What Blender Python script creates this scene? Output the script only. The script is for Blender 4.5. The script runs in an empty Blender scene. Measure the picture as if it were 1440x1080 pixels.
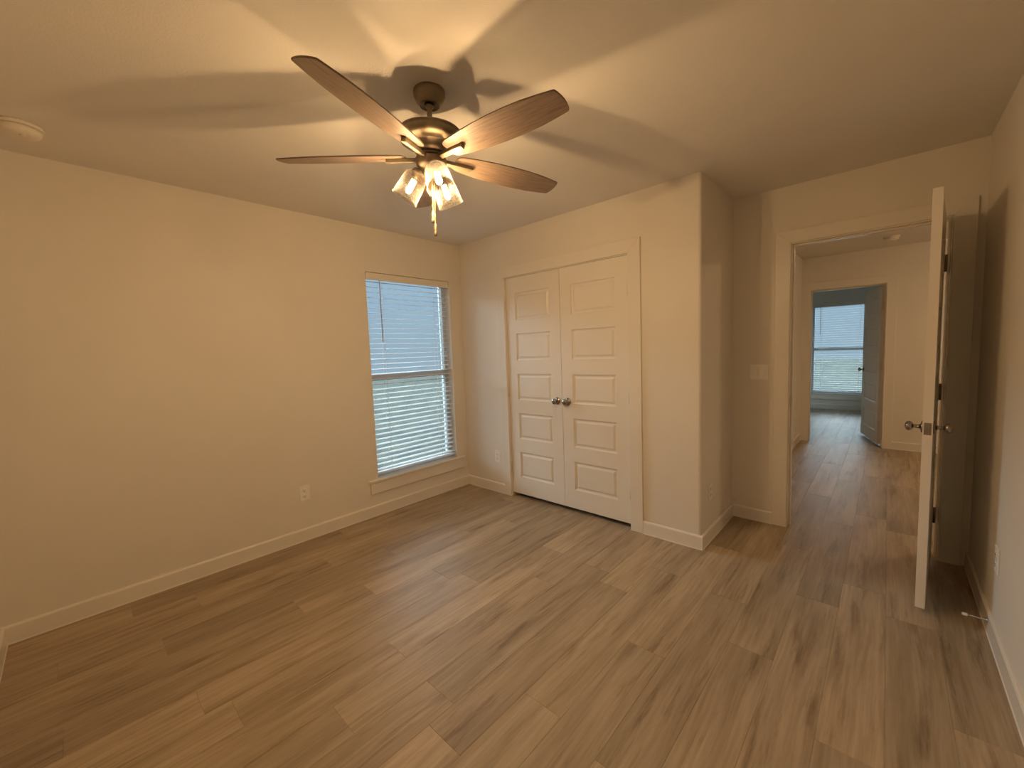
import bpy, bmesh, math, random
from mathutils import Matrix, Vector

random.seed(7)
PI = math.pi
S = bpy.context.scene
COL = S.collection

# ------------------------------------------------------------------ camera, world, exposure
cam_d = bpy.data.cameras.new('camera')
cam = bpy.data.objects.new('camera', cam_d)
COL.objects.link(cam)
cam_d.sensor_fit = 'HORIZONTAL'
cam_d.sensor_width = 36.0
cam_d.lens = 575.341 / 1440 * 36.0
cam_d.clip_start = 0.02
YAW, PIT, ROL = 0.74405, 0.08053, -0.03711
fw = Vector((-math.sin(YAW) * math.cos(PIT), math.cos(YAW) * math.cos(PIT), -math.sin(PIT)))
rt = Vector((math.cos(YAW), math.sin(YAW), 0))
up = rt.cross(fw)
r2 = math.cos(ROL) * rt + math.sin(ROL) * up
u2 = -math.sin(ROL) * rt + math.cos(ROL) * up
M = Matrix((r2, u2, -fw)).transposed().to_4x4()
M.translation = (3.21683, -2.77437, 1.37192)
cam.matrix_world = M
S.camera = cam

S.view_settings.view_transform = 'Standard'
S.view_settings.look = 'None'
S.view_settings.gamma = 1.0
S.view_settings.exposure = 0.0
S.view_settings.use_curve_mapping = False
S.render.film_transparent = False

SKY = 1.0
HALL_FILL_STRENGTH = 88.0
BULB_STRENGTH = 2600.0

world = bpy.data.worlds.new('sky')
S.world = world
world.use_nodes = True
wn = world.node_tree
bg = wn.nodes['Background']
# hazy sky: soft blue near the horizon, bright cloud higher up
_tc = wn.nodes.new('ShaderNodeTexCoord')
_sp = wn.nodes.new('ShaderNodeSeparateXYZ')
_rp = wn.nodes.new('ShaderNodeValToRGB')
_st = [(0.0, (0.0205, 0.0278, 0.0345)), (0.19, (0.0218, 0.0312, 0.0412)), (0.22, (0.74, 0.89, 1.0)), (0.38, (0.76, 0.90, 1.0)), (0.60, (0.34, 0.42, 0.50)), (1.0, (0.24, 0.31, 0.40))]
while len(_rp.color_ramp.elements) < len(_st):
    _rp.color_ramp.elements.new(0.5)
for _el, (_p, _c) in zip(_rp.color_ramp.elements, _st):
    _el.position = _p
    _el.color = (*_c, 1)
wn.links.new(_tc.outputs['Generated'], _sp.inputs[0])
wn.links.new(_sp.outputs['Z'], _rp.inputs['Fac'])
wn.links.new(_rp.outputs['Color'], bg.inputs[0])
bg.inputs[1].default_value = SKY * 17.0

cy = S.cycles
cy.use_denoising = True
cy.max_bounces = 10
cy.diffuse_bounces = 6
cy.glossy_bounces = 4
cy.transparent_max_bounces = 24
cy.transmission_bounces = 6
cy.sample_clamp_indirect = 6.0
cy.caustics_reflective = False
cy.caustics_refractive = False

def portal(name, loc, rot, sx, sy):
    l = bpy.data.lights.new(name, 'AREA')
    l.shape = 'RECTANGLE'
    l.size, l.size_y = sx, sy
    l.cycles.is_portal = True
    o = bpy.data.objects.new(name, l)
    COL.objects.link(o)
    o.location, o.rotation_euler = loc, rot
portal('daylight_through_window', (-0.145, -0.589, 1.2), (0, -PI / 2, 0), 1.80, 0.90)
portal('daylight_through_added_window', (4.44, 6.0, 1.42), (0, PI / 2, 0), 1.35, 1.8)  # guides sky light through the added side window
portal('daylight_through_far_window', (2.53, 7.52, 1.2), (-PI / 2, 0, 0), 0.94, 1.80)

# ------------------------------------------------------------------ materials
def new_mat(name):
    m = bpy.data.materials.new(name)
    m.use_nodes = True
    return m, m.node_tree.nodes, m.node_tree.links, m.node_tree.nodes['Principled BSDF']

def noise(N, L, scale, detail=3, rough=0.5, coord='Object', vec=None, mscale=None):
    n = N.new('ShaderNodeTexNoise')
    n.inputs['Scale'].default_value = scale
    n.inputs['Detail'].default_value = detail
    n.inputs['Roughness'].default_value = rough
    if vec is None:
        tc = N.new('ShaderNodeTexCoord')
        vec = tc.outputs[coord]
    if mscale is not None:
        mp = N.new('ShaderNodeMapping')
        mp.inputs['Scale'].default_value = mscale
        L.new(vec, mp.inputs['Vector'])
        vec = mp.outputs['Vector']
    L.new(vec, n.inputs['Vector'])
    return n

def bump(N, L, src, strength, dist, bsdf):
    b = N.new('ShaderNodeBump')
    b.inputs['Strength'].default_value = strength
    b.inputs['Distance'].default_value = dist
    L.new(src, b.inputs['Height'])
    L.new(b.outputs['Normal'], bsdf.inputs['Normal'])

def ramp(N, L, src, stops):
    r = N.new('ShaderNodeValToRGB')
    while len(r.color_ramp.elements) < len(stops):
        r.color_ramp.elements.new(0.5)
    for e, (p, c) in zip(r.color_ramp.elements, stops):
        e.position = p
        e.color = (*c, 1)
    L.new(src, r.inputs['Fac'])
    return r

def paint(name, col, rough, bscale=260, bstr=0.12, bdist=0.0006, var=0.015, spec=0.5):
    m, N, L, b = new_mat(name)
    b.inputs['Roughness'].default_value = rough
    b.inputs['Specular IOR Level'].default_value = spec
    n = noise(N, L, 2.2, 3)
    lo = tuple(c * (1 - var) for c in col)
    hi = tuple(min(1, c * (1 + var)) for c in col)
    r = ramp(N, L, n.outputs['Fac'], [(0.3, lo), (0.7, hi)])
    L.new(r.outputs['Color'], b.inputs['Base Color'])
    if bstr:
        n2 = noise(N, L, bscale, 2)
        bump(N, L, n2.outputs['Fac'], bstr, bdist, b)
    return m

M_WALL = paint('wall_paint', (0.76, 0.715, 0.645), 0.62, 190, 0.35, 0.0012)
M_CEIL = paint('ceiling_paint', (0.76, 0.73, 0.68), 0.75, 150, 0.5, 0.0018)
M_TRIM = paint('trim_paint', (0.79, 0.745, 0.675), 0.22, 300, 0.03, 0.0004)
M_DOOR = paint('door_paint', (0.79, 0.745, 0.675), 0.34, 300, 0.05, 0.0004)
M_PLASTIC = paint('white_plastic', (0.86, 0.84, 0.80), 0.35, 10, 0, 0)
M_DETECT = paint('detector_plastic', (0.78, 0.72, 0.63), 0.45, 10, 0, 0)
M_SLOT = paint('socket_slot', (0.05, 0.04, 0.03), 0.6, 10, 0, 0)
M_CORD = paint('cord', (0.75, 0.75, 0.74), 0.7, 10, 0, 0)
M_WAND = paint('wand_plastic', (0.30, 0.32, 0.33), 0.3, 10, 0, 0)
M_FRAME = paint('window_vinyl', (0.60, 0.60, 0.59), 0.4, 10, 0, 0)
M_RUBBER = paint('white_rubber', (0.75, 0.75, 0.75), 0.6, 10, 0, 0)

def metal(name, col, rough, var=0.12, scale=30, mscale=None):
    m, N, L, b = new_mat(name)
    b.inputs['Metallic'].default_value = 1.0
    b.inputs['Roughness'].default_value = rough
    n = noise(N, L, scale, 4, mscale=mscale)
    lo = tuple(c * (1 - var) for c in col)
    hi = tuple(min(1, c * (1 + var)) for c in col)
    r = ramp(N, L, n.outputs['Fac'], [(0.3, lo), (0.7, hi)])
    L.new(r.outputs['Color'], b.inputs['Base Color'])
    return m
M_FANMETAL = metal('aged_pewter', (0.24, 0.195, 0.14), 0.50)
M_IRON = metal('pewter_arm', (0.26, 0.22, 0.155), 0.55)
M_FANDARK = metal('dark_pewter', (0.16, 0.13, 0.10), 0.4)
M_KNOB = metal('satin_nickel_knob', (0.34, 0.31, 0.28), 0.22)
M_HINGE = metal('hinge_nickel', (0.30, 0.27, 0.23), 0.36)
M_HINGEP = paint('painted_hinge', (0.70, 0.65, 0.58), 0.35, 10, 0, 0)
M_BRASS = metal('socket_brass', (0.75, 0.55, 0.25), 0.3)
M_STEEL = metal('stop_steel', (0.55, 0.53, 0.50), 0.3)

# blinds
def mat_slat():
    m, N, L, b = new_mat('blind_slat')
    b.inputs['Base Color'].default_value = (0.80, 0.80, 0.79, 1)
    b.inputs['Roughness'].default_value = 0.45
    t = N.new('ShaderNodeBsdfTranslucent')
    t.inputs['Color'].default_value = (0.84, 0.87, 0.90, 1)
    mx = N.new('ShaderNodeMixShader')
    mx.inputs[0].default_value = 0.50
    n = noise(N, L, 6, 2, mscale=(1, 1, 1))
    r = ramp(N, L, n.outputs['Fac'], [(0.3, (0.80, 0.80, 0.795)), (0.7, (0.84, 0.84, 0.835))])
    L.new(r.outputs['Color'], b.inputs['Base Color'])
    L.new(b.outputs[0], mx.inputs[1])
    L.new(t.outputs[0], mx.inputs[2])
    L.new(mx.outputs[0], N['Material Output'].inputs['Surface'])
    return m
M_SLAT = mat_slat()

def mat_pane():
    m, N, L, b = new_mat('window_glass')
    tr = N.new('ShaderNodeBsdfTransparent')
    tr.inputs['Color'].default_value = (0.93, 0.97, 0.97, 1)
    gl = N.new('ShaderNodeBsdfGlossy')
    gl.inputs['Roughness'].default_value = 0.02
    fr = N.new('ShaderNodeFresnel')
    fr.inputs['IOR'].default_value = 1.4
    mx = N.new('ShaderNodeMixShader')
    L.new(fr.outputs[0], mx.inputs[0])
    L.new(tr.outputs[0], mx.inputs[1])
    L.new(gl.outputs[0], mx.inputs[2])
    L.new(mx.outputs[0], N['Material Output'].inputs['Surface'])
    return m
M_PANE = mat_pane()

def mat_seeded():
    m, N, L, b = new_mat('seeded_glass')
    tc = N.new('ShaderNodeTexCoord')
    v = N.new('ShaderNodeTexVoronoi')
    v.inputs['Scale'].default_value = 300
    L.new(tc.outputs['Object'], v.inputs['Vector'])
    seeds = ramp(N, L, v.outputs['Distance'], [(0.16, (1, 1, 1)), (0.30, (0, 0, 0))])
    n = noise(N, L, 170, 3)
    streak = ramp(N, L, n.outputs['Fac'], [(0.40, (0.80, 0.75, 0.68)), (0.60, (0.98, 0.96, 0.93))])
    tr = N.new('ShaderNodeBsdfTransparent')
    L.new(streak.outputs['Color'], tr.inputs['Color'])
    tl = N.new('ShaderNodeBsdfTranslucent')
    tl.inputs['Color'].default_value = (0.95, 0.88, 0.78, 1)
    gl = N.new('ShaderNodeBsdfGlossy')
    gl.inputs['Roughness'].default_value = 0.10
    bmp = N.new('ShaderNodeBump')
    bmp.inputs['Strength'].default_value = 0.6
    bmp.inputs['Distance'].default_value = 0.003
    L.new(v.outputs['Distance'], bmp.inputs['Height'])
    L.new(bmp.outputs['Normal'], gl.inputs['Normal'])
    lw = N.new('ShaderNodeLayerWeight')
    lw.inputs['Blend'].default_value = 0.35
    mx1 = N.new('ShaderNodeMixShader')
    ad = N.new('ShaderNodeMath'); ad.operation = 'MULTIPLY_ADD'
    L.new(seeds.outputs['Color'], ad.inputs[0])
    ad.inputs[1].default_value = 0.0200
    ad.inputs[2].default_value = 0.0008
    L.new(ad.outputs[0], mx1.inputs[0])
    L.new(tr.outputs[0], mx1.inputs[1])
    L.new(tl.outputs[0], mx1.inputs[2])
    mx2 = N.new('ShaderNodeMixShader')
    sc = N.new('ShaderNodeMath'); sc.operation = 'MULTIPLY'
    L.new(lw.outputs['Facing'], sc.inputs[0])
    sc.inputs[1].default_value = 0.06
    L.new(sc.outputs[0], mx2.inputs[0])
    L.new(mx1.outputs[0], mx2.inputs[1])
    L.new(gl.outputs[0], mx2.inputs[2])
    pw = N.new('ShaderNodeMath'); pw.operation = 'POWER'
    L.new(lw.outputs['Facing'], pw.inputs[0]); pw.inputs[1].default_value = 3.0
    pm = N.new('ShaderNodeMath'); pm.operation = 'MULTIPLY'
    L.new(pw.outputs[0], pm.inputs[0]); pm.inputs[1].default_value = 0.11
    mx3 = N.new('ShaderNodeMixShader')
    L.new(pm.outputs[0], mx3.inputs[0])
    L.new(mx2.outputs[0], mx3.inputs[1])
    L.new(tl.outputs[0], mx3.inputs[2])
    L.new(mx3.outputs[0], N['Material Output'].inputs['Surface'])
    return m
M_SEED = mat_seeded()

def mat_bulb():
    m, N, L, b = new_mat('glowing_bulb')
    e = N.new('ShaderNodeEmission')
    e.inputs['Color'].default_value = (1.0, 0.69, 0.37, 1)
    e.inputs['Strength'].default_value = BULB_STRENGTH
    L.new(e.outputs[0], N['Material Output'].inputs['Surface'])
    return m
M_BULB = mat_bulb()

def mat_neck():
    m, N, L, b = new_mat('frosted_bulb_neck')
    e = N.new('ShaderNodeEmission')
    e.inputs['Color'].default_value = (1.0, 0.70, 0.40, 1)
    e.inputs['Strength'].default_value = 14.0
    L.new(e.outputs[0], N['Material Output'].inputs['Surface'])
    return m
M_NECK = mat_neck()

def mat_blade():
    m, N, L, b = new_mat('weathered_wood_blade')
    n = noise(N, L, 26, 5, 0.6, mscale=(0.35, 6, 6))
    r = ramp(N, L, n.outputs['Fac'], [(0.28, (0.115, 0.080, 0.056)), (0.5, (0.185, 0.130, 0.091)), (0.72, (0.25, 0.178, 0.125))])
    L.new(r.outputs['Color'], b.inputs['Base Color'])
    b.inputs['Roughness'].default_value = 0.42
    bump(N, L, n.outputs['Fac'], 0.15, 0.001, b)
    return m
M_BLADE = mat_blade()

def mat_floor():
    m, N, L, b = new_mat('oak_plank_floor')
    at = N.new('ShaderNodeAttribute'); at.attribute_name = 'plank'
    sep = N.new('ShaderNodeSeparateColor')
    L.new(at.outputs['Color'], sep.inputs['Color'])          # R tone, G and B pattern offsets
    tc = N.new('ShaderNodeTexCoord')
    off = N.new('ShaderNodeCombineXYZ')
    for k, ch in enumerate(('Green', 'Blue')):
        mu = N.new('ShaderNodeMath'); mu.operation = 'MULTIPLY'
        L.new(sep.outputs[ch], mu.inputs[0]); mu.inputs[1].default_value = 37.0
        L.new(mu.outputs[0], off.inputs[k])
    add = N.new('ShaderNodeVectorMath'); add.operation = 'ADD'
    L.new(tc.outputs['Object'], add.inputs[0]); L.new(off.outputs[0], add.inputs[1])
    v = add.outputs[0]
    # wobble for cathedral grain
    wob = noise(N, L, 1.6, 2, vec=v, mscale=(2.0, 0.7, 1))
    wv = N.new('ShaderNodeVectorMath'); wv.operation = 'MULTIPLY_ADD'
    L.new(wob.outputs['Color'], wv.inputs[0]); wv.inputs[1].default_value = (0.055, 0.06, 0); L.new(v, wv.inputs[2])
    broad = noise(N, L, 9.0, 5, 0.6, vec=wv.outputs[0], mscale=(1.2, 0.13, 1))
    fine = noise(N, L, 60.0, 4, 0.6, vec=wv.outputs[0], mscale=(1.3, 0.045, 1))
    streak = noise(N, L, 13.0, 6, 0.68, vec=wv.outputs[0], mscale=(1.3, 0.12, 1))
    base = ramp(N, L, broad.outputs['Fac'], [(0.30, (0.305, 0.235, 0.157)), (0.5, (0.405, 0.318, 0.220)), (0.70, (0.475, 0.380, 0.272))])
    fr = ramp(N, L, fine.outputs['Fac'], [(0.32, (0.80, 0.785, 0.77)), (0.62, (1.07, 1.07, 1.07))])
    m1 = N.new('ShaderNodeMix'); m1.data_type = 'RGBA'; m1.blend_type = 'MULTIPLY'; m1.inputs['Factor'].default_value = 0.8
    L.new(base.outputs['Color'], m1.inputs['A']); L.new(fr.outputs['Color'], m1.inputs['B'])
    dk = ramp(N, L, streak.outputs['Fac'], [(0.30, (0.52, 0.47, 0.43)), (0.46, (1, 1, 1))])
    m2 = N.new('ShaderNodeMix'); m2.data_type = 'RGBA'; m2.blend_type = 'MULTIPLY'; m2.inputs['Factor'].default_value = 0.9
    L.new(m1.outputs['Result'], m2.inputs['A']); L.new(dk.outputs['Color'], m2.inputs['B'])
    tone = ramp(N, L, sep.outputs['Red'], [(0.0, (0.80, 0.80, 0.80)), (0.5, (0.96, 0.96, 0.965)), (1.0, (1.14, 1.135, 1.12))])
    m3 = N.new('ShaderNodeMix'); m3.data_type = 'RGBA'; m3.blend_type = 'MULTIPLY'; m3.inputs['Factor'].default_value = 1.0
    L.new(m2.outputs['Result'], m3.inputs['A']); L.new(tone.outputs['Color'], m3.inputs['B'])
    L.new(m3.outputs['Result'], b.inputs['Base Color'])
    rr = N.new('ShaderNodeMapRange')
    L.new(fine.outputs['Fac'], rr.inputs['Value'])
    rr.inputs['To Min'].default_value = 0.42; rr.inputs['To Max'].default_value = 0.56
    L.new(rr.outputs[0], b.inputs['Roughness'])
    b.inputs['Specular IOR Level'].default_value = 0.22
    bump(N, L, fine.outputs['Fac'], 0.10, 0.0008, b)
    return m
M_FLOOR = mat_floor()

def mat_grass():
    m, N, L, b = new_mat('dry_grass')
    n = noise(N, L, 3.0, 6)
    r = ramp(N, L, n.outputs['Fac'], [(0.35, (0.037, 0.044, 0.041)), (0.65, (0.064, 0.065, 0.050))])
    L.new(r.outputs['Color'], b.inputs['Base Color'])
    b.inputs['Roughness'].default_value = 0.9
    b.inputs['Specular IOR Level'].default_value = 0.0
    return m
M_GRASS = mat_grass()

# ------------------------------------------------------------------ mesh helpers
def bx(bm, x0, x1, y0, y1, z0, z1, bev=0.0):
    t = bmesh.new()
    vs = [t.verts.new((x, y, z)) for x in (x0, x1) for y in (y0, y1) for z in (z0, z1)]
    for f in ((0, 1, 3, 2), (4, 6, 7, 5), (0, 4, 5, 1), (2, 3, 7, 6), (0, 2, 6, 4), (1, 5, 7, 3)):
        t.faces.new([vs[i] for i in f])
    if bev:
        bmesh.ops.bevel(t, geom=t.edges[:], offset=bev, segments=2, affect='EDGES', profile=0.5)
    merge(bm, t)

def merge(bm, t, mat=None):
    if mat is not None:
        bmesh.ops.transform(t, matrix=mat, verts=t.verts[:])
    me = bpy.data.meshes.new('tmp')
    t.to_mesh(me); t.free()
    bm.from_mesh(me)
    bpy.data.meshes.remove(me)

def lathe(bm, prof, seg=40, mat=None, cap=True):
    t = bmesh.new()
    rings = []
    for r, z in prof:
        if r < 1e-6:
            rings.append([t.verts.new((0, 0, z))])
        else:
            rings.append([t.verts.new((r * math.cos(2 * PI * k / seg), r * math.sin(2 * PI * k / seg), z)) for k in range(seg)])
    for a, b in zip(rings, rings[1:]):
        for k in range(seg):
            k2 = (k + 1) % seg
            if len(a) == 1 and len(b) == 1:
                continue
            if len(a) == 1:
                t.faces.new((a[0], b[k], b[k2]))
            elif len(b) == 1:
                t.faces.new((a[k], b[0], a[k2]))
            else:
                t.faces.new((a[k], b[k], b[k2], a[k2]))
    if cap:
        for rg in (rings[0], rings[-1]):
            if len(rg) > 1:
                t.faces.new(rg)
    for f in t.faces:
        f.smooth = True
    bmesh.ops.recalc_face_normals(t, faces=t.faces[:])
    merge(bm, t, mat)

def tube(bm, pts, r, seg=10):
    t = bmesh.new()
    pts = [Vector(p) for p in pts]
    rings = []
    for i, p in enumerate(pts):
        d = (pts[min(i + 1, len(pts) - 1)] - pts[max(i - 1, 0)]).normalized()
        a = d.orthogonal().normalized() if i == 0 else (rings_a - d * rings_a.dot(d)).normalized()
        rings_a = a
        c = d.cross(a)
        rr = r[i] if isinstance(r, (list, tuple)) else r
        rings.append([t.verts.new(p + rr * (math.cos(2 * PI * k / seg) * a + math.sin(2 * PI * k / seg) * c)) for k in range(seg)])
    for a, b in zip(rings, rings[1:]):
        for k in range(seg):
            t.faces.new((a[k], a[(k + 1) % seg], b[(k + 1) % seg], b[k])).smooth = True
    t.faces.new(rings[0]); t.faces.new(rings[-1])
    bmesh.ops.recalc_face_normals(t, faces=t.faces[:])
    merge(bm, t)

def prism(bm, poly, z0, z1, smooth=False):
    t = bmesh.new()
    lo = [t.verts.new((x, y, z0)) for x, y in poly]
    hi = [t.verts.new((x, y, z1)) for x, y in poly]
    n = len(poly)
    for k in range(n):
        f = t.faces.new((lo[k], lo[(k + 1) % n], hi[(k + 1) % n], hi[k]))
        f.smooth = smooth
    t.faces.new(lo); t.faces.new(hi)
    bmesh.ops.recalc_face_normals(t, faces=t.faces[:])
    merge(bm, t)

def obj(name, bm, mat, parent=None, matrix=None):
    me = bpy.data.meshes.new(name)
    bm.to_mesh(me); bm.free()
    me.materials.append(mat)
    o = bpy.data.objects.new(name, me)
    COL.objects.link(o)
    if parent:
        o.parent = parent
    if matrix is not None:
        o.matrix_local = matrix
    return o

def tag(o, label, cat, group=None, kind=None):
    o['label'] = label
    o['category'] = cat
    if group:
        o['group'] = group
    if kind:
        o['kind'] = kind
    return o

def struct(name, bm, mat, label, cat):
    return tag(obj(name, bm, mat), label, cat, kind='structure')

def empty(name, loc, rotz, label, cat, group=None, kind=None):
    o = bpy.data.objects.new(name, None)
    o.empty_display_size = 0.1
    COL.objects.link(o)
    o.location = loc
    o.rotation_euler = (0, 0, rotz)
    return tag(o, label, cat, group, kind)

def B():
    return bmesh.new()

# ------------------------------------------------------------------ dimensions
H = 2.4436
XC, YD, XR, YB = 2.329, 0.7303, 3.6015, -3.1003
HX, YF, YW = 2.345, 3.99, 7.363          # hall left wall, far hall wall, far window wall
T = 0.12

# ------------------------------------------------------------------ floor: planks along y
def build_floor():
    bm = bmesh.new()
    lay = bm.loops.layers.float_color.new('plank')
    W, Lp, X0 = 0.178, 1.22, 0.04
    known = {10: -1.857, 11: -1.975, 12: -1.636, 13: -1.104, 14: -0.469, 15: -0.82, 16: -0.204, 6: -1.3, 5: -1.675}
    tones = {(13, 0): 0.86, (14, -1): 0.30, (12, 0): 0.62, (10, 0): 0.22, (9, 0): 0.60, (11, -1): 0.92, (13, -1): 0.35,
             (16, -1): 0.62, (16, 0): 0.30, (15, -1): 0.55, (5, 0): 0.9, (7, 0): 0.25}
    rnd = random.Random(21)
    for i in range(-1, 34):
        xa, xb = X0 + i * W, X0 + (i + 1) * W
        xa, xb = max(xa, -0.13), min(xb, 5.95)
        e = known.get(i, rnd.uniform(-2.4, -1.2))
        j0 = int(math.floor((-3.25 - e) / Lp)) - 1
        for j in range(j0, j0 + 12):
            ya, yb = max(e + j * Lp, -3.23), min(e + (j + 1) * Lp, 7.48)
            if yb - ya < 1e-4:
                continue
            tone = tones.get((i, j), min(1, max(0, rnd.gauss(0.5, 0.24))))
            c = (tone, rnd.random(), rnd.random(), 1)
            g = 0.0012
            xs, ys = (xa, xa + g, xb - g, xb), (ya, ya + g, yb - g, yb)
            zz = [[-0.0012 if (a in (0, 3) or b in (0, 3)) else 0.0 for b in range(4)] for a in range(4)]
            vs = [[bm.verts.new((xs[a], ys[b], zz[a][b])) for b in range(4)] for a in range(4)]
            for a in range(3):
                for b in range(3):
                    f = bm.faces.new((vs[a][b], vs[a + 1][b], vs[a + 1][b + 1], vs[a][b + 1]))
                    for l in f.loops:
                        l[lay] = c
    bx(bm, -0.13, 5.95, -3.23, 7.48, -0.10, -0.004)
    return bm
struct('floor', build_floor(), M_FLOOR, 'grey-brown oak plank floor running from the room through to the hall', 'floor')

bm = B(); bx(bm, -0.14, 6.0, YB - 0.14, YW + 0.14, H, H + 0.12)
struct('ceiling', bm, M_CEIL, 'cream painted ceiling carrying the ceiling fan', 'ceiling')

# ------------------------------------------------------------------ walls
WY0, WY1, WZ0, WZ1 = -1.029, -0.149, 0.293, 2.076      # near window opening
bm = B()
bx(bm, -0.14, 0, YB - 0.14, WY0, 0, H)
bx(bm, -0.14, 0, WY1, YD + T, 0, H)
bx(bm, -0.14, 0, WY0, WY1, 0, WZ0)
bx(bm, -0.14, 0, WY0, WY1, WZ1, H)
struct('wall_left', bm, M_WALL, 'long cream wall with the window and blinds in it', 'wall')

OX0, OX1, OZ = 0.598, 1.851, 2.052                     # rough closet opening
bm = B()
bx(bm, 0, OX0, 0, T, 0, H)
bx(bm, OX0, OX1, 0, T, OZ, H)
R = 0.018
poly = [(OX1, 0)] + [(XC - R + R * math.sin(a), R - R * math.cos(a)) for a in [k * PI / 16 for k in range(9)]] + [(XC, YD), (XC - T, YD), (XC - T, T), (OX1, T)]
prism(bm, poly, 0, H)
struct('wall_closet', bm, M_WALL, 'cream wall around the closet doors with a rounded outer corner', 'wall')

DX0, DX1, DZ = 2.683, 3.492, 2.066
bm = B()
bx(bm, 0, DX0, YD, YD + T, 0, H)
bx(bm, DX1, XR + 0.14, YD, YD + T, 0, H)
bx(bm, DX0, DX1, YD, YD + T, DZ, H)
struct('wall_doorway', bm, M_WALL, 'cream wall holding the open doorway to the hall', 'wall')

bm = B(); bx(bm, XR, XR + 0.14, YB - 0.14, YD, 0, H)
struct('wall_right', bm, M_WALL, 'cream side wall behind the open white door', 'wall')
bm = B(); bx(bm, -0.14, XR + 0.14, YB - 0.14, YB, 0, H)
struct('wall_back', bm, M_WALL, 'cream wall behind the viewer, just seen at the left edge', 'wall')

FX0, FX1, FZ = 2.425, 3.203, 2.040
bm = B(); bx(bm, HX - T, HX, YD + T, YF, 0, H)
struct('wall_hall_left', bm, M_WALL, 'narrow cream strip of hall wall left of the far doorway', 'wall')
bm = B()
bx(bm, 0.6, FX0, YF, YF + T, 0, H); bx(bm, FX1, 6.0, YF, YF + T, 0, H); bx(bm, FX0, FX1, YF, YF + T, FZ, H)
struct('wall_hall_far', bm, M_WALL, 'tan hall wall around the far bedroom doorway', 'wall')
bm = B(); bx(bm, 5.86, 6.0, YD + T, YF, 0, H); bx(bm, XR + 0.14, 6.0, YD, YD + T, 0, H)
struct('wall_hall_right', bm, M_WALL, 'hall end wall hidden behind the open door', 'wall')

BX0, BX1 = 0.8, 4.3
VX0, VX1, VZ0, VZ1 = 2.085, 2.985, 0.285, 2.060         # far window opening
bm = B()
bx(bm, BX0 - T, VX0, YW, YW + 0.14, 0, H); bx(bm, VX1, BX1 + T, YW, YW + 0.14, 0, H)
bx(bm, VX0, VX1, YW, YW + 0.14, 0, VZ0); bx(bm, VX0, VX1, YW, YW + 0.14, VZ1, H)
struct('wall_bedroom_far', bm, M_WALL, 'pale far bedroom wall with the distant window', 'wall')
bm = B(); bx(bm, BX0 - T, BX0, YF + T, YW, 0, H)
struct('wall_bedroom_left', bm, M_WALL, 'left wall of the far bedroom', 'wall')
SY0, SY1, SZ0, SZ1 = 5.40, 6.90, 0.95, 2.1  # opening cut for the added, unseen side window
bm = B()
bx(bm, BX1, BX1 + T, YF + T, SY0, 0, H); bx(bm, BX1, BX1 + T, SY1, YW, 0, H)
bx(bm, BX1, BX1 + T, SY0, SY1, 0, SZ0); bx(bm, BX1, BX1 + T, SY0, SY1, SZ1, H)
struct('wall_bedroom_right', bm, M_WALL, 'right wall of the far bedroom', 'wall')

# ------------------------------------------------------------------ baseboards
BH, BT = 0.0955, 0.014
def base_run(bm, x0, y0, x1, y1, nx, ny):
    """run from (x0,y0) to (x1,y1) on a wall whose room side is (nx,ny)"""
    prof = [(0, 0), (BT + 0.003, 0), (BT, 0.006), (BT, BH - 0.010), (BT - 0.004, BH - 0.003), (BT - 0.008, BH), (0, BH)]
    t = bmesh.new()
    a = [t.verts.new((x0 + nx * d, y0 + ny * d, z)) for d, z in prof]
    b = [t.verts.new((x1 + nx * d, y1 + ny * d, z)) for d, z in prof]
    n = len(prof)
    for k in range(n):
        t.faces.new((a[k], a[(k + 1) % n], b[(k + 1) % n], b[k]))
    t.faces.new(a); t.faces.new(b)
    bmesh.ops.recalc_face_normals(t, faces=t.faces[:])
    merge(bm, t)

def baseboard(name, runs, label):
    bm = B()
    for r in runs:
        base_run(bm, *r)
    return struct(name, bm, M_TRIM, label, 'baseboard')
baseboard('baseboard_left', [(0, YB, 0, 0, 1, 0)], 'painted baseboard along the long wall under the window')
baseboard('baseboard_back', [(BT, YB, XR - BT, YB, 0, 1)], 'painted baseboard of the wall behind the viewer')
baseboard('baseboard_closet_left', [(BT, 0, 0.535, 0, 0, -1)], 'short baseboard between window corner and closet casing')
baseboard('baseboard_closet_right', [(1.9275, 0, XC + BT, 0, 0, -1)], 'short baseboard between closet casing and outer corner')
baseboard('baseboard_return', [(XC, 0, XC, YD, 1, 0)], 'short baseboard on the wall stepping back beside the closet')
baseboard('baseboard_doorway', [(XC + BT, YD, 2.6066, YD, 0, -1)], 'short baseboard under the light switch')
baseboard('baseboard_right', [(XR, YB + BT, XR, YD, -1, 0)], 'painted baseboard of the wall behind the open door')
baseboard('baseboard_hall_left', [(HX, YD + T, HX, YF, 1, 0)], 'hall baseboard left of the far doorway')
baseboard('baseboard_hall_far', [(3.282, YF, 5.86, YF, 0, -1)], 'hall baseboard right of the far doorway')
baseboard('baseboard_bedroom_far', [(BX0, YW, BX1, YW, 0, -1)], 'baseboard under the distant window')

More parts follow.
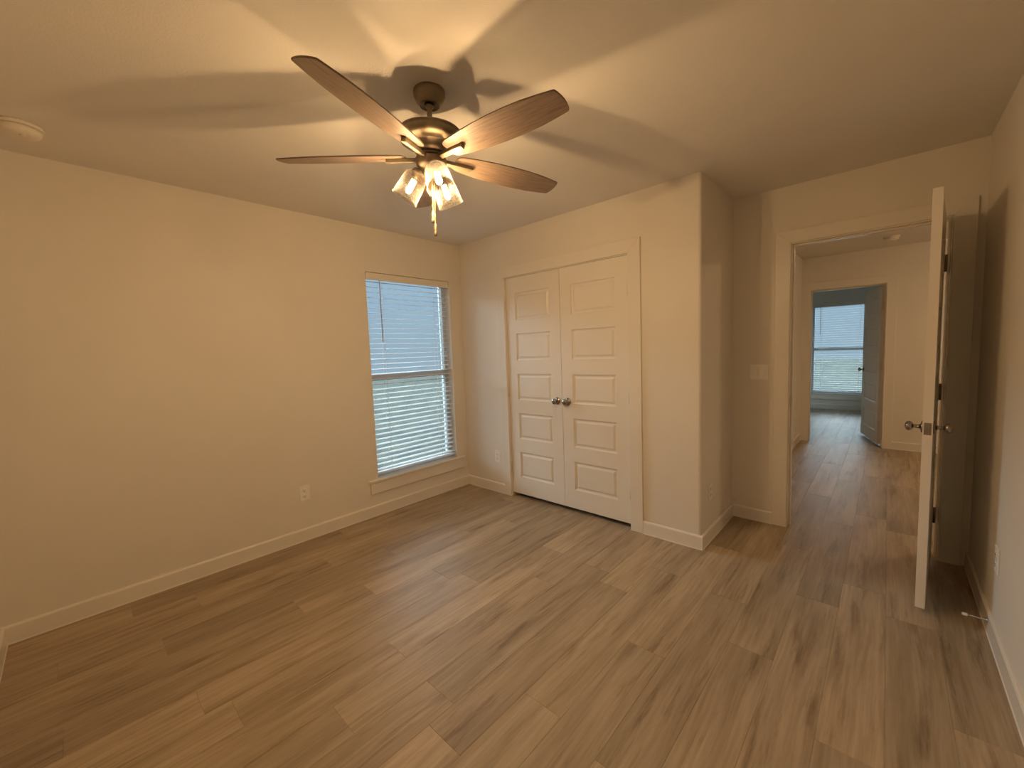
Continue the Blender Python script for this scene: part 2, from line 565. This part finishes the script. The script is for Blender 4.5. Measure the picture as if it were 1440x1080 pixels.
# ------------------------------------------------------------------ door casings and jambs
def casing(name, x0i, x1i, x0o, x1o, zi, zo, yface, ydepth, sgn, rx0, rx1, rz, label, cat='door frame', stop=None, mat=M_TRIM):
    """casing on the face y=yface (room side sgn=-1 towards -y); jamb runs to ydepth"""
    ct = 0.016
    t = B()
    ya, yb = yface - ct, yface
    # mitred legs and head
    def miter(poly):
        q = bmesh.new()
        f = [q.verts.new((x, ya, z)) for x, z in poly]
        g = [q.verts.new((x, yb, z)) for x, z in poly]
        n = len(poly)
        for k in range(n):
            q.faces.new((f[k], f[(k + 1) % n], g[(k + 1) % n], g[k]))
        q.faces.new(f); q.faces.new(g)
        bmesh.ops.recalc_face_normals(q, faces=q.faces[:])
        bmesh.ops.bevel(q, geom=[e for e in q.edges if abs(e.verts[0].co.y - ya) < 1e-6 and abs(e.verts[1].co.y - ya) < 1e-6],
                        offset=0.0022, segments=2, affect='EDGES', profile=0.5)
        merge(t, q)
    miter([(x0o, 0), (x0i, 0), (x0i, zi), (x0o, zo)])
    miter([(x1i, 0), (x1o, 0), (x1o, zo), (x1i, zi)])
    miter([(x0o, zo), (x0i, zi), (x1i, zi), (x1o, zo)])
    c = struct(name, t, mat, label, cat)
    j = B()
    bx(j, rx0, x0i - 0.006 + 0.012, yface, ydepth, 0, rz - 0.0005)
    bx(j, x1i + 0.006 - 0.012, rx1, yface, ydepth, 0, rz - 0.0005)
    bx(j, x0i + 0.006, x1i - 0.006, yface, ydepth, zi - 0.006, rz - 0.0005)
    if stop:
        s0, s1 = stop
        bx(j, x0i + 0.006, x0i + 0.017, s0, s1, 0, zi - 0.006, 0.002)
        bx(j, x1i - 0.017, x1i - 0.006, s0, s1, 0, zi - 0.006, 0.002)
        bx(j, x0i + 0.017, x1i - 0.017, s0, s1, zi - 0.017, zi - 0.006, 0.002)
    jo = obj('door_jamb', j, mat, c)
    return c

# jamb inner faces: closet 0.6158..1.8327 minus reveal
def casing_simple(name, xi0, xi1, xo0, xo1, zi, zo, yface, ydepth, rx0, rx1, rz, label, stop=None, rev=0.006, mat=M_TRIM):
    return casing(name, xi0, xi1, xo0, xo1, zi, zo, yface, ydepth, -1, rx0, rx1, rz, label, stop=stop, mat=mat)

trim1 = casing_simple('trim_1', 0.6158, 1.8327, 0.535, 1.9275, 2.035, 2.129, 0.0, T, OX0, OX1, OZ,
                      'white painted casing framing the double closet doors')
trim2 = casing_simple('trim_2', 2.697, 3.476, 2.6066, 3.5683, 2.0515, 2.1365, YD, YD + T, DX0, DX1, DZ,
                      'white painted casing framing the open doorway to the hall', stop=(YD + 0.040, YD + 0.078))
bm = B(); bx(bm, 2.7025, 2.7045, YD + 0.006, YD + 0.032, 0.90, 0.965, 0.0006)
obj('strike_plate', bm, M_HINGE, trim2)['label'] = 'dark metal strike plate'
trim3 = casing_simple('trim_3', 2.439, 3.189, 2.332, 3.282, 2.022, 2.114, YF, YF + T, FX0, FX1, FZ,
                      'tan lit casing framing the far bedroom doorway', stop=(YF + 0.045, YF + 0.083))

# ------------------------------------------------------------------ panel doors
def door_bm(w, h, t, stile=0.105, top=0.140, ph=0.240, gap=0.122, n=5):
    """slab x 0..w, y 0..t, z 0..h, with raised panels on both faces"""
    bm = bmesh.new()
    xs = [0, stile, w - stile, w]
    zs = [0]
    z = h - top - n * ph - (n - 1) * gap
    for k in range(n):
        zs += [z, z + ph]; z += ph + gap
    zs.append(h)
    def face_side(y, d):
        V = {}
        def v(x, yy, z):
            k = (round(x, 5), round(yy, 5), round(z, 5))
            if k not in V:
                V[k] = bm.verts.new((x, yy, z))
            return V[k]
        for i in range(3):
            for j in range(len(zs) - 1):
                x0, x1, z0, z1 = xs[i], xs[i + 1], zs[j], zs[j + 1]
                if i == 1 and j % 2 == 1:
                    rings = [(0, 0), (0.005, -0.0085), (0.012, -0.0110), (0.019, -0.0110), (0.034, -0.0030)]
                    prev = None
                    for ins, dep in rings:
                        cur = [v(x0 + ins, y + d * dep, z0 + ins), v(x1 - ins, y + d * dep, z0 + ins),
                               v(x1 - ins, y + d * dep, z1 - ins), v(x0 + ins, y + d * dep, z1 - ins)]
                        if prev:
                            for k in range(4):
                                bm.faces.new((prev[k], prev[(k + 1) % 4], cur[(k + 1) % 4], cur[k]))
                        prev = cur
                    bm.faces.new(prev)
                else:
                    bm.faces.new((v(x0, y, z0), v(x1, y, z0), v(x1, y, z1), v(x0, y, z1)))
    face_side(0, -1)
    face_side(t, 1)
    for (a, b) in (((0, 0), (0, t)), ((w, 0), (w, t))):
        for j in range(len(zs) - 1):
            bm.faces.new([bm.verts.new((a[0], a[1], zs[j])), bm.verts.new((b[0], b[1], zs[j])), bm.verts.new((b[0], b[1], zs[j + 1])), bm.verts.new((a[0], a[1], zs[j + 1]))])
    for zz in (0, h):
        for i in range(3):
            bm.faces.new([bm.verts.new((xs[i], 0, zz)), bm.verts.new((xs[i + 1], 0, zz)), bm.verts.new((xs[i + 1], t, zz)), bm.verts.new((xs[i], t, zz))])
    bmesh.ops.remove_doubles(bm, verts=bm.verts[:], dist=1e-5)
    bmesh.ops.recalc_face_normals(bm, faces=bm.faces[:])
    return bm

KNOB = [(0.0, 0.0), (0.031, 0.0), (0.032, 0.003), (0.029, 0.008), (0.016, 0.011), (0.0125, 0.016), (0.0115, 0.026), (0.0135, 0.031),
        (0.020, 0.034), (0.0245, 0.040), (0.0255, 0.047), (0.0235, 0.054), (0.017, 0.0595), (0.008, 0.0622), (0.0, 0.0628)]
KNOB_SLIM = [(0.0, 0.0), (0.030, 0.0), (0.031, 0.003), (0.027, 0.007), (0.014, 0.010), (0.0095, 0.015), (0.0085, 0.030), (0.010, 0.034),
             (0.017, 0.037), (0.0225, 0.043), (0.0235, 0.050), (0.0215, 0.057), (0.015, 0.0625), (0.007, 0.065), (0.0, 0.0655)]
ROT_MY = Matrix.Rotation(PI / 2, 4, 'X')      # +z -> -y
ROT_PY = Matrix.Rotation(-PI / 2, 4, 'X')     # +z -> +y

def knob(parent, x, y, z, out, prof=KNOB, split=4):
    """rose and knob as one part"""
    bm = B()
    lathe(bm, prof, 28)
    o = obj('door_knob', bm, M_KNOB, parent, Matrix.Translation((x, y, z)) @ (ROT_MY if out < 0 else ROT_PY))
    o['label'] = 'round nickel door knob'
    return o

def hinge_bm(cx, cyy, z, leaf_dir, hh=0.09, leaf=0.0, ly=0.0):
    bm = B()
    lathe(bm, [(0.0, -0.003), (0.0062, -0.003), (0.0062, hh + 0.003), (0.004, hh + 0.006), (0, hh + 0.006)], 14, Matrix.Translation((cx, cyy, z)))
    return bm

# closet doors: front faces at y=0.004
CZ0, CZ1, CT = 0.040, 2.027, 0.035
CXL, CXM, CXR = 0.6245, 1.2225, 1.8245
for name, x0, x1, kx, hx, lab in (('door_1', CXL, CXM - 0.0015, CXM - 0.050, CXL - 0.004, 'left leaf of the closed white double closet doors, beside the window corner'),
                                 ('door_2', CXM + 0.0015, CXR, CXM + 0.056, CXR + 0.004, 'right leaf of the closed white double closet doors, nearer the outer corner')):
    d = empty(name, (x0, 0.006, CZ0), 0, lab, 'door', kind='structure')
    obj('door_panel', door_bm(x1 - x0, CZ1 - CZ0, CT), M_DOOR, d)
    knob(d, kx - x0, 0, 0.938 - CZ0, -1)
    for hz in (0.24, 0.955, 1.745):
        bm = hinge_bm(hx - x0, -0.009, hz - CZ0 - 0.0, 1)
        s = -1 if name == 'door_1' else 1
        a, b = sorted((hx - x0 - s * 0.004, hx - x0 + s * 0.006))
        bx(bm, a, b, -0.010, -0.002, hz - CZ0, hz - CZ0 + 0.09)
        obj('hinge', bm, M_HINGEP, d)['label'] = 'painted hinge'

# main door, standing open into the room
HXP, HYP, HZ0 = 3.4520, 0.7225, 0.040
d = empty('door_3', (HXP, HYP, HZ0), 0, 'white panelled door standing open into the room at right, seen on its edge', 'door', kind='structure')
d.rotation_euler = (0, 0, math.radians(85.3))
# closed position: slab towards -x, room face at y=+0.008
DW, DH, DT = 0.762, 1.998, 0.035
bm = door_bm(DW, DH, DT)
bmesh.ops.transform(bm, matrix=Matrix.Translation((-DW - 0.003, 0.006, 0)), verts=bm.verts[:])
obj('door_panel', bm, M_DOOR, d)
kx = -DW - 0.003 + 0.062
for out, yy in ((-1, 0.006), (1, 0.006 + DT)):
    knob(d, kx, yy, 0.930 - HZ0, out, KNOB_SLIM)
bm = B()
bx(bm, -DW - 0.0042, -DW - 0.002, 0.006 + 0.005, 0.006 + DT - 0.005, 0.930 - HZ0 - 0.029, 0.930 - HZ0 + 0.029, 0.0005)
bx(bm, -DW - 0.013, -DW - 0.003, 0.006 + 0.011, 0.006 + DT - 0.011, 0.930 - HZ0 - 0.012, 0.930 - HZ0 + 0.010, 0.002)
obj('latch', bm, M_HINGE, d)['label'] = 'dark metal latch plate on the door edge'
for hz in (0.235, 0.99, 1.74):
    bm = hinge_bm(0, 0, hz - HZ0, 1)
    bx(bm, -0.0035, -0.0010, 0.003, 0.034, hz - HZ0, hz - HZ0 + 0.09, 0.0005)
    # leaf let into the jamb, in the door's turned frame
    q = bmesh.new(); bx(q, -0.0005, 0.0015, 0.006, 0.036, hz - HZ0, hz - HZ0 + 0.09, 0.0005)
    merge(bm, q, Matrix.Rotation(-math.radians(85.3), 4, 'Z') @ Matrix.Translation((0.0165, 0.0, 0)))
    obj('hinge', bm, M_HINGE, d)['label'] = 'dark nickel hinge'

# far bedroom door, open into the far bedroom
d = empty('door_4', (3.183, YF + T + 0.006, 0.030), 0, 'white panelled door of the far bedroom, open beside the distant window', 'door', kind='structure')
d.rotation_euler = (0, 0, -math.radians(75.5))
FW, FH = 0.732, 1.975
bm = door_bm(FW, FH, DT)
bmesh.ops.transform(bm, matrix=Matrix.Translation((-FW - 0.003, -0.041, 0)), verts=bm.verts[:])
obj('door_panel', bm, M_DOOR, d)
for out, yy in ((-1, -0.041), (1, -0.006)):
    knob(d, -FW - 0.003 + 0.062, yy, 0.905, out)
for hz in (0.20, 0.93, 1.68):
    bm = hinge_bm(0, 0, hz, 1)
    bx(bm, -0.0035, -0.0010, -0.036, -0.003, hz, hz + 0.09, 0.0005)
    obj('hinge', bm, M_HINGEP, d)

# ------------------------------------------------------------------ windows
def window(name, label, width, z0, z1, depth=0.10, apron=True, lap=0.09):
    """local frame: opening along +x 0..width, outside towards +y, room side y=0 (wall face)"""
    w = empty(name, (0, 0, 0), 0, label, 'window', kind='structure')
    zs = z0 + 0.022
    bm = B()                                                 # stool with nose and horns
    prism(bm, [(-lap, -0.030), (width + lap, -0.030), (width + lap, 0), (width, 0), (width, depth), (0, depth), (0, 0), (-lap, 0)], z0, zs)
    bmesh.ops.bevel(bm, geom=[e for e in bm.edges if abs(e.verts[0].co.y + 0.03) < 1e-6 and abs(e.verts[1].co.y + 0.03) < 1e-6], offset=0.005, segments=2, affect='EDGES', profile=0.5)
    obj('window_sill', bm, M_TRIM, w)
    bm = B(); bx(bm, -lap + 0.012, width + lap - 0.012, -0.016, 0, z0 - 0.098, z0, 0.003)
    obj('window_apron', bm, M_TRIM, w)
    fwid = 0.038
    y0, y1 = depth - 0.02, depth + 0.035
    bm = B()
    bx(bm, 0, fwid, y0, y1, zs, z1); bx(bm, width - fwid, width, y0, y1, zs, z1)
    bx(bm, fwid, width - fwid, y0, y1, zs, zs + 0.05); bx(bm, fwid, width - fwid, y0, y1, z1 - fwid, z1)
    obj('window_frame', bm, M_FRAME, w)
    zm = 1.185 if z1 - z0 > 1.5 else (z0 + z1) / 2
    bm = B()
    bx(bm, fwid, width - fwid, y0 + 0.004, y1 - 0.010, zm - 0.03, zm + 0.03, 0.002)
    obj('meeting_rail', bm, M_FRAME, w)
    bm = B()
    bx(bm, fwid, width - fwid, y0 + 0.024, y0 + 0.028, zs + 0.05, zm - 0.03)
    bx(bm, fwid, width - fwid, y0 + 0.034, y0 + 0.038, zm + 0.03, z1 - fwid)
    obj('window_pane', bm, M_PANE, w)
    return w

def blind(name, label, width, z0, z1, tilt, zrail, group):
    """same local frame as window; hangs inside the opening"""
    b = empty(name, (0, 0, 0), 0, label, 'blind', group)
    g = 0.007
    bm = B()
    bx(bm, g, width - g, 0.006, 0.016, z1 - 0.062, z1 - 0.003, 0.002)
    obj('valance', bm, M_TRIM, b)
    bm = B(); bx(bm, g + 0.002, width - g - 0.002, 0.018, 0.068, z1 - 0.045, z1 - 0.002)
    obj('headrail', bm, M_SLAT, b)
    ztop = z1 - 0.075
    pitch = 0.0440
    n = int((ztop - zrail - 0.02) / pitch) + 1
    pitch = (ztop - zrail - 0.030) / (n - 1)
    bm = bmesh.new()
    yc = 0.043
    for k in range(n):
        zc = ztop - k * pitch
        t = bmesh.new()
        hw = 0.025
        top = []; bot = []
        for j in range(5):
            s = -hw + j * 2 * hw / 4
            crown = 0.0022 * (1 - (s / hw) ** 2)
            for lst, off in ((top, 0.0013), (bot, -0.0013)):
                zz = crown + off
                y = s * math.cos(tilt) - zz * math.sin(-tilt)
                z = -s * math.sin(tilt) + zz * math.cos(tilt)
                lst.append((yc + y, zc + z))
        loop = top + bot[::-1]
        a = [t.verts.new((g + 0.003, y, z)) for y, z in loop]
        c = [t.verts.new((width - g - 0.003, y, z)) for y, z in loop]
        m = len(loop)
        for i in range(m):
            t.faces.new((a[i], a[(i + 1) % m], c[(i + 1) % m], c[i]))
        t.faces.new(a); t.faces.new(c)
        bmesh.ops.recalc_face_normals(t, faces=t.faces[:])
        merge(bm, t)
    obj('slats', bm, M_SLAT, b)
    bm = B(); bx(bm, g + 0.002, width - g - 0.002, yc - 0.025, yc + 0.025, zrail - 0.009, zrail + 0.009, 0.003)
    obj('bottom_rail', bm, M_SLAT, b)
    for fx in (0.175, 0.815):
        bm = B()
        x = width * fx
        for yy in (yc - 0.0245, yc + 0.0245):
            tube(bm, [(x, yy, z1 - 0.05), (x, yy, zrail)], 0.0011, 6)
        for k in range(n):
            zc = ztop - k * pitch
            dz = -0.024 * math.sin(tilt)
            tube(bm, [(x, yc - 0.0225, zc - dz - 0.003), (x, yc + 0.0225, zc + dz - 0.003)], 0.0009, 5)
        obj('ladder_cord', bm, M_CORD, b)
    bm = B()
    x = width * 0.145
    tube(bm, [(x, 0.004, z1 - 0.06), (x + 0.003, 0.008, z1 - 0.08), (x + 0.004, 0.010, z1 - 0.56)], 0.0036, 8)
    lathe(bm, [(0, 0), (0.005, 0.001), (0.0055, 0.02), (0.0036, 0.03)], 10, Matrix.Translation((x + 0.004, 0.010, z1 - 0.585)))
    obj('tilt_wand', bm, M_WAND, b)['label'] = 'thin grey tilt wand'
    return b

RW = Matrix.Translation((0, WY0, 0)) @ Matrix.Rotation(PI / 2, 4, 'Z')   # local x -> world y, local y -> world -x
w1 = window('window_1', 'tall window beside the closet with sill and apron', WY1 - WY0, WZ0, WZ1)
w1.matrix_world = RW
b1 = blind('window_blind', 'white slatted blind in the near window beside the closet', WY1 - WY0, WZ0, WZ1, math.radians(-4), 0.352, 'white slatted window blinds')
b1.matrix_world = RW
w2 = window('window_2', 'small distant window seen through the far doorway', VX1 - VX0, VZ0, VZ1)
w2.matrix_world = Matrix.Translation((VX0, YW, 0))
b2 = blind('window_blind', 'white slatted blind in the distant window beyond the hall', VX1 - VX0, VZ0, VZ1, math.radians(-2), 0.335, 'white slatted window blinds')
b2.matrix_world = Matrix.Translation((VX0, YW, 0))

w3 = window('added_window', 'added side window that brightens the far bedroom, out of view behind the far door', SY1 - SY0, SZ0, SZ1, 0.07)  # invented window, never in view; lets more daylight into the far bedroom
w3.matrix_world = Matrix.Translation((BX1, SY1, 0)) @ Matrix.Rotation(-PI / 2, 4, 'Z')
bm = B(); bx(bm, -30, 36, -30, 40, -0.60, -0.25)
tag(obj('lawn', bm, M_GRASS), 'dry grass lawn outside the windows', 'lawn', kind='structure')

# ------------------------------------------------------------------ ceiling fan
FANX, FANY = 1.800, -1.672
fan = empty('ceiling_fan', (FANX, FANY, H), 0, 'bronze ceiling fan with five wood blades and three glass lights', 'ceiling fan')
TILT = Matrix.Rotation(0.034, 4, 'Y')
z_ = lambda z: z - H
bm = B()
lathe(bm, [(0.0, 0.0), (0.0635, 0.0), (0.0645, -0.004), (0.0645, -0.018), (0.0615, -0.021), (0.0605, -0.026), (0.056, -0.036), (0.047, -0.047),
           (0.0425, -0.052), (0.041, -0.056), (0.036, -0.0575), (0.034, -0.053), (0.022, -0.050), (0.0, -0.050)], 48)
obj('canopy', bm, M_FANMETAL, fan)
bm = B()
lathe(bm, [(0.0, -0.048), (0.020, -0.050), (0.018, -0.060), (0.0105, -0.064), (0.0105, z_(2.310)), (0.017, z_(2.308)), (0.019, z_(2.298)), (0.019, z_(2.285)), (0, z_(2.285))], 28)
obj('down_rod', bm, M_FANMETAL, fan, TILT)
bm = B()
lathe(bm, [(0.0, z_(2.296)), (0.060, z_(2.295)), (0.112, z_(2.289)), (0.126, z_(2.284)), (0.1295, z_(2.280)), (0.1295, z_(2.275)), (0.127, z_(2.2735)), (0.1275, z_(2.268)), (0.1272, z_(2.258)), (0.1235, z_(2.2485)),
           (0.114, z_(2.2410)), (0.099, z_(2.2365)), (0.080, z_(2.2355)), (0.0745, z_(2.2360)), (0.0740, z_(2.2315)), (0.0705, z_(2.2300)), (0.069, z_(2.215)),
           (0.064, z_(2.203)), (0.058, z_(2.199)), (0.050, z_(2.198)), (0.0, z_(2.198))], 64)
obj('motor_housing', bm, M_FANMETAL, fan, TILT)
bm = B()
lathe(bm, [(0.0, z_(2.198)), (0.048, z_(2.198)), (0.048, z_(2.1955)), (0.058, z_(2.195)), (0.058, z_(2.1845)), (0.046, z_(2.184)), (0.046, z_(2.1805)), (0.0, z_(2.1805))], 40)
obj('flywheel', bm, M_FANDARK, fan, TILT)
bm = B()
lathe(bm, [(0.0, z_(2.181)), (0.058, z_(2.181)), (0.0635, z_(2.179)), (0.0645, z_(2.174)), (0.0635, z_(2.164)), (0.060, z_(2.153)), (0.053, z_(2.144)), (0.042, z_(2.138)), (0.026, z_(2.1355)), (0.018, z_(2.131)), (0.010, z_(2.128)), (0.0, z_(2.1275))], 48)
obj('switch_housing', bm, M_FANMETAL, fan, TILT)

def blade_bm():
    prof = [(0.108, 0.030), (0.114, 0.040), (0.126, 0.0465), (0.16, 0.0525), (0.22, 0.0595), (0.30, 0.0660), (0.38, 0.0690), (0.45, 0.0685), (0.52, 0.0645), (0.58, 0.0570), (0.618, 0.0510),
            (0.631, 0.0490), (0.6365, 0.0478), (0.640, 0.0450), (0.6435, 0.036), (0.6475, 0.018), (0.649, 0.0)]
    out = [(r, h) for r, h in prof] + [(r, -h) for r, h in prof[::-1][1:]]
    t = bmesh.new()
    lo = [t.verts.new((x, y, 0)) for x, y in out]
    hi = [t.verts.new((x, y, 0.006)) for x, y in out]
    n = len(out)
    for k in range(n):
        t.faces.new((lo[k], lo[(k + 1) % n], hi[(k + 1) % n], hi[k]))
    f1 = t.faces.new(lo); f2 = t.faces.new(hi)
    bmesh.ops.recalc_face_normals(t, faces=t.faces[:])
    bmesh.ops.bevel(t, geom=[e for e in t.edges if abs(e.verts[0].co.z - e.verts[1].co.z) < 1e-6], offset=0.0012, segments=2, affect='EDGES', profile=0.5)
    return t
def iron_bm():
    t = B()
    # bar under the blade
    bx(t, 0.052, 0.190, -0.0115, 0.0115, -0.0165, -0.0005, 0.0025)
    return t
PH0 = -1.198
droop = {0: 0.005, 1: -0.007, 2: -0.007, 3: 0.0, 4: 0.009}
bl = obj('blade', blade_bm(), M_BLADE, fan)
ir = obj('blade_iron', iron_bm(), M_IRON, bl)
ir['label'] = 'metal arm under the blade'
for k in range(5):
    if k == 0:
        o = bl
    else:
        o = bl.copy(); COL.objects.link(o); o.parent = fan
        c = ir.copy(); COL.objects.link(c); c.parent = o
    o.matrix_local = TILT @ Matrix.Translation((0, 0, z_(2.186))) @ Matrix.Rotation(PH0 + k * math.radians(72), 4, 'Z') @ Matrix.Rotation(-droop[k], 4, 'Y') @ Matrix.Rotation(-0.231, 4, 'X')

# lights
def arm_matrix(az):
    # local +z points from neck to mouth
    tilt = math.radians(32)
    base = Vector((0.046 * math.cos(az), 0.046 * math.sin(az), z_(2.143)))
    dirv = Vector((math.sin(tilt) * math.cos(az), math.sin(tilt) * math.sin(az), -math.cos(tilt)))
    q = dirv.to_track_quat('Z', 'Y')
    return TILT @ Matrix.Translation(base) @ q.to_matrix().to_4x4()
def holder_bm():
    t = B()
    lathe(t, [(0.0, -0.014), (0.012, -0.014), (0.012, 0.004), (0.020, 0.006), (0.026, 0.012), (0.027, 0.024), (0.0255, 0.027), (0.0185, 0.028), (0.0165, 0.044), (0.0, 0.044)], 28)
    return t
def shade_bm():
    t = B()
    outer = [(0.0235, 0.019), (0.0330, 0.0205), (0.0405, 0.0260), (0.0455, 0.035), (0.0488, 0.050), (0.0515, 0.075), (0.0535, 0.105), (0.0547, 0.130), (0.0563, 0.1325), (0.0570, 0.1350)]
    inner = [(r - 0.0028, z + (0.0026 if i < 3 else 0)) for i, (r, z) in enumerate(outer)][::-1]
    lathe(t, outer + [(0.0560, 0.1375), (0.0530, 0.1372)] + inner + [outer[0]], 48, cap=False)
    return t
def bulb_bm():
    t = B()
    lathe(t, [(0.0, 0.0900), (0.0116, 0.0900), (0.0121, 0.0920), (0.0116, 0.0985), (0.0098, 0.1045), (0.0066, 0.1090), (0.0033, 0.1112), (0.0, 0.1117)], 28)
    return t
def bulbbase_bm():
    t = B()
    lathe(t, [(0.0, 0.052), (0.0115, 0.052), (0.0125, 0.0535), (0.0115, 0.056), (0.0120, 0.066), (0.0124, 0.082), (0.0120, 0.0898), (0.0, 0.0898)], 24)
    return t
hold = obj('lamp_holder', holder_bm(), M_FANMETAL, fan)
shd = obj('glass_shade', shade_bm(), M_SEED, hold); shd['label'] = 'seeded clear glass shade'
blb = obj('light_bulb', bulb_bm(), M_BULB, hold); blb['label'] = 'glowing warm bulb'
bbs = obj('bulb_neck', bulbbase_bm(), M_NECK, hold)
for k, az in enumerate((-20, -140, 100)):
    if k == 0:
        o = hold
    else:
        o = hold.copy(); COL.objects.link(o); o.parent = fan
        for ch in (shd, blb, bbs):
            c = ch.copy(); COL.objects.link(c); c.parent = o
    o.matrix_local = arm_matrix(math.radians(az))

# pull chains with fobs
for px, py, zend in ((-0.024, 0.020, 1.932), (-0.028, 0.034, 1.880)):
    bm = B()
    z = 2.130
    while z > zend + 0.055:
        lathe(bm, [(0.0, 0.0019), (0.0014, 0.0013), (0.0019, 0), (0.0014, -0.0013), (0, -0.0019)], 8, Matrix.Translation((px, py, z_(z))))
        z -= 0.0036
    tube(bm, [(px, py, z_(2.134)), (px, py, z_(zend + 0.05))], 0.0010, 6)
    ch = obj('pull_chain', bm, M_BRASS, fan, TILT)
    bm = B()
    lathe(bm, [(0, 0.054), (0.0028, 0.053), (0.0040, 0.046), (0.0074, 0.037), (0.0055, 0.027), (0.0074, 0.017), (0.0084, 0.009), (0.0064, 0.001), (0, 0)], 16, Matrix.Translation((px, py, z_(zend))))
    obj('fob', bm, M_FANMETAL, ch)

# ------------------------------------------------------------------ outlets and switch
def plate_bm(w, h, t=0.006):
    b = B(); bx(b, -w / 2, w / 2, -t, 0, -h / 2, h / 2, 0.0025); return b
def outlet(label, mat):
    o = empty('wall_outlet', (0, 0, 0), 0, label, 'outlet', 'white duplex wall outlets')
    o.matrix_world = mat
    obj('cover_plate', plate_bm(0.072, 0.116), M_PLASTIC, o)
    for s in (-1, 1):
        b = B()
        q = bmesh.new(); lathe(q, [(0, -0.002), (0.0165, -0.002), (0.0165, 0.0012), (0.0155, 0.0020), (0, 0.0020)], 24)
        bmesh.ops.scale(q, vec=(1, 0.82, 1), verts=q.verts[:])
        merge(b, q, Matrix.Translation((0, -0.006, s * 0.0215)) @ ROT_MY)
        r = obj('receptacle', b, M_PLASTIC, o)
        b = B()
        for x, hh in ((-0.0063, 0.0045), (0.0063, 0.0035)):
            bx(b, x - 0.0012, x + 0.0012, -0.0090, -0.0075, s * 0.0215 + 0.003 - hh, s * 0.0215 + 0.003 + hh)
        lathe(b, [(0, 0), (0.0028, 0), (0.0028, 0.0012), (0, 0.0012)], 12, Matrix.Translation((0, -0.0078, s * 0.0215 - 0.0085)) @ ROT_MY)
        obj('socket_slots', b, M_SLOT, r)
    return o
RXP = Matrix.Rotation(PI / 2, 4, 'Z')      # local -y (front) -> world +x
RXN = Matrix.Rotation(-PI / 2, 4, 'Z')     # local -y -> world -x
outlet('white duplex outlet on the long wall left of the window', Matrix.Translation((0, -1.637, 0.362)) @ RXP)
outlet('white duplex outlet between the window corner and the closet doors', Matrix.Translation((0.441, 0, 0.356)))
outlet('white duplex outlet on the short wall stepping back beside the closet', Matrix.Translation((XC, 0.180, 0.345)) @ RXP)
outlet('white duplex outlet on the wall behind the open door', Matrix.Translation((XR, -0.062, 0.370)) @ RXN)

sw = empty('light_switch', (2.5105, YD, 1.147), 0, 'white double rocker light switch beside the hall doorway', 'light switch')
obj('cover_plate', plate_bm(0.118, 0.116), M_PLASTIC, sw)
for s, tl in ((-1, 5), (1, -5)):
    b = B(); bx(b, -0.0168, 0.0168, -0.005, 0.002, -0.033, 0.033, 0.0015)
    obj('rocker', b, M_PLASTIC, sw, Matrix.Translation((s * 0.023, -0.0062, 0)) @ Matrix.Rotation(math.radians(tl), 4, 'X'))

# ------------------------------------------------------------------ smoke detectors
def detector(x, y, r, label):
    o = empty('smoke_detector', (x, y, H), 0, label, 'smoke detector', 'smoke detectors on the ceiling')
    b = B(); lathe(b, [(0, 0), (r, 0), (r, -0.011), (r - 0.003, -0.0135), (r - 0.014, -0.0140), (0, -0.0140)], 48)
    obj('base_plate', b, M_DETECT, o)
    b = B(); lathe(b, [(0, -0.0155), (r - 0.010, -0.0155), (r - 0.008, -0.019), (r - 0.010, -0.030), (r - 0.018, -0.040), (r - 0.034, -0.0455), (0, -0.047)], 48)
    obj('cover', b, M_DETECT, o)
    b = B(); lathe(b, [(0, -0.0440), (0.010, -0.0440), (0.010, -0.0485), (0.007, -0.0500), (0, -0.0505)], 20, Matrix.Translation((r * 0.30, r * 0.1, 0)))
    obj('test_button', b, M_DETECT, o)
    return o
detector(0.361, -2.823, 0.078, 'round smoke detector cut by the left edge of the view')
detector(3.215, 3.325, 0.066, 'small round smoke detector on the hall ceiling through the doorway')

# ------------------------------------------------------------------ added hall light (unseen, put in to brighten the hall)
hl = empty('added_hall_light', (4.75, 2.42, H), 0, 'added round fill light on the hall ceiling, hidden behind the open door', 'fill light')
b = B(); lathe(b, [(0, 0), (0.165, 0), (0.165, -0.022), (0.155, -0.026), (0.0, -0.026)], 40)
obj('fill_light_base', b, M_PLASTIC, hl)
b = B(); lathe(b, [(0, -0.027), (0.150, -0.027), (0.146, -0.045), (0.120, -0.066), (0.07, -0.080), (0, -0.085)], 40)
mh, N_, L_, b_ = new_mat('fill_light_glow')
e_ = N_.new('ShaderNodeEmission')
e_.inputs['Color'].default_value = (1.0, 0.70, 0.40, 1)
e_.inputs['Strength'].default_value = HALL_FILL_STRENGTH
L_.new(e_.outputs[0], N_['Material Output'].inputs['Surface'])
obj('fill_light_diffuser', b, mh, hl)

# ------------------------------------------------------------------ door stop
o = empty('door_stop', (XR - BT, -0.020, 0.062), 0, 'thin metal door stop with white tip on the baseboard', 'door stop')
ROT_MX = Matrix.Rotation(-PI / 2, 4, 'Y')   # +z -> -x
b = B(); lathe(b, [(0, 0), (0.011, 0), (0.011, 0.003), (0.005, 0.006), (0.0030, 0.008), (0.0030, 0.066), (0, 0.066)], 16, ROT_MX)
obj('rod', b, M_STEEL, o)
b = B(); lathe(b, [(0, 0.062), (0.0060, 0.062), (0.0072, 0.066), (0.0072, 0.076), (0.005, 0.080), (0, 0.080)], 16, ROT_MX)
obj('rubber_tip', b, M_RUBBER, o)['label'] = 'white rubber tip'
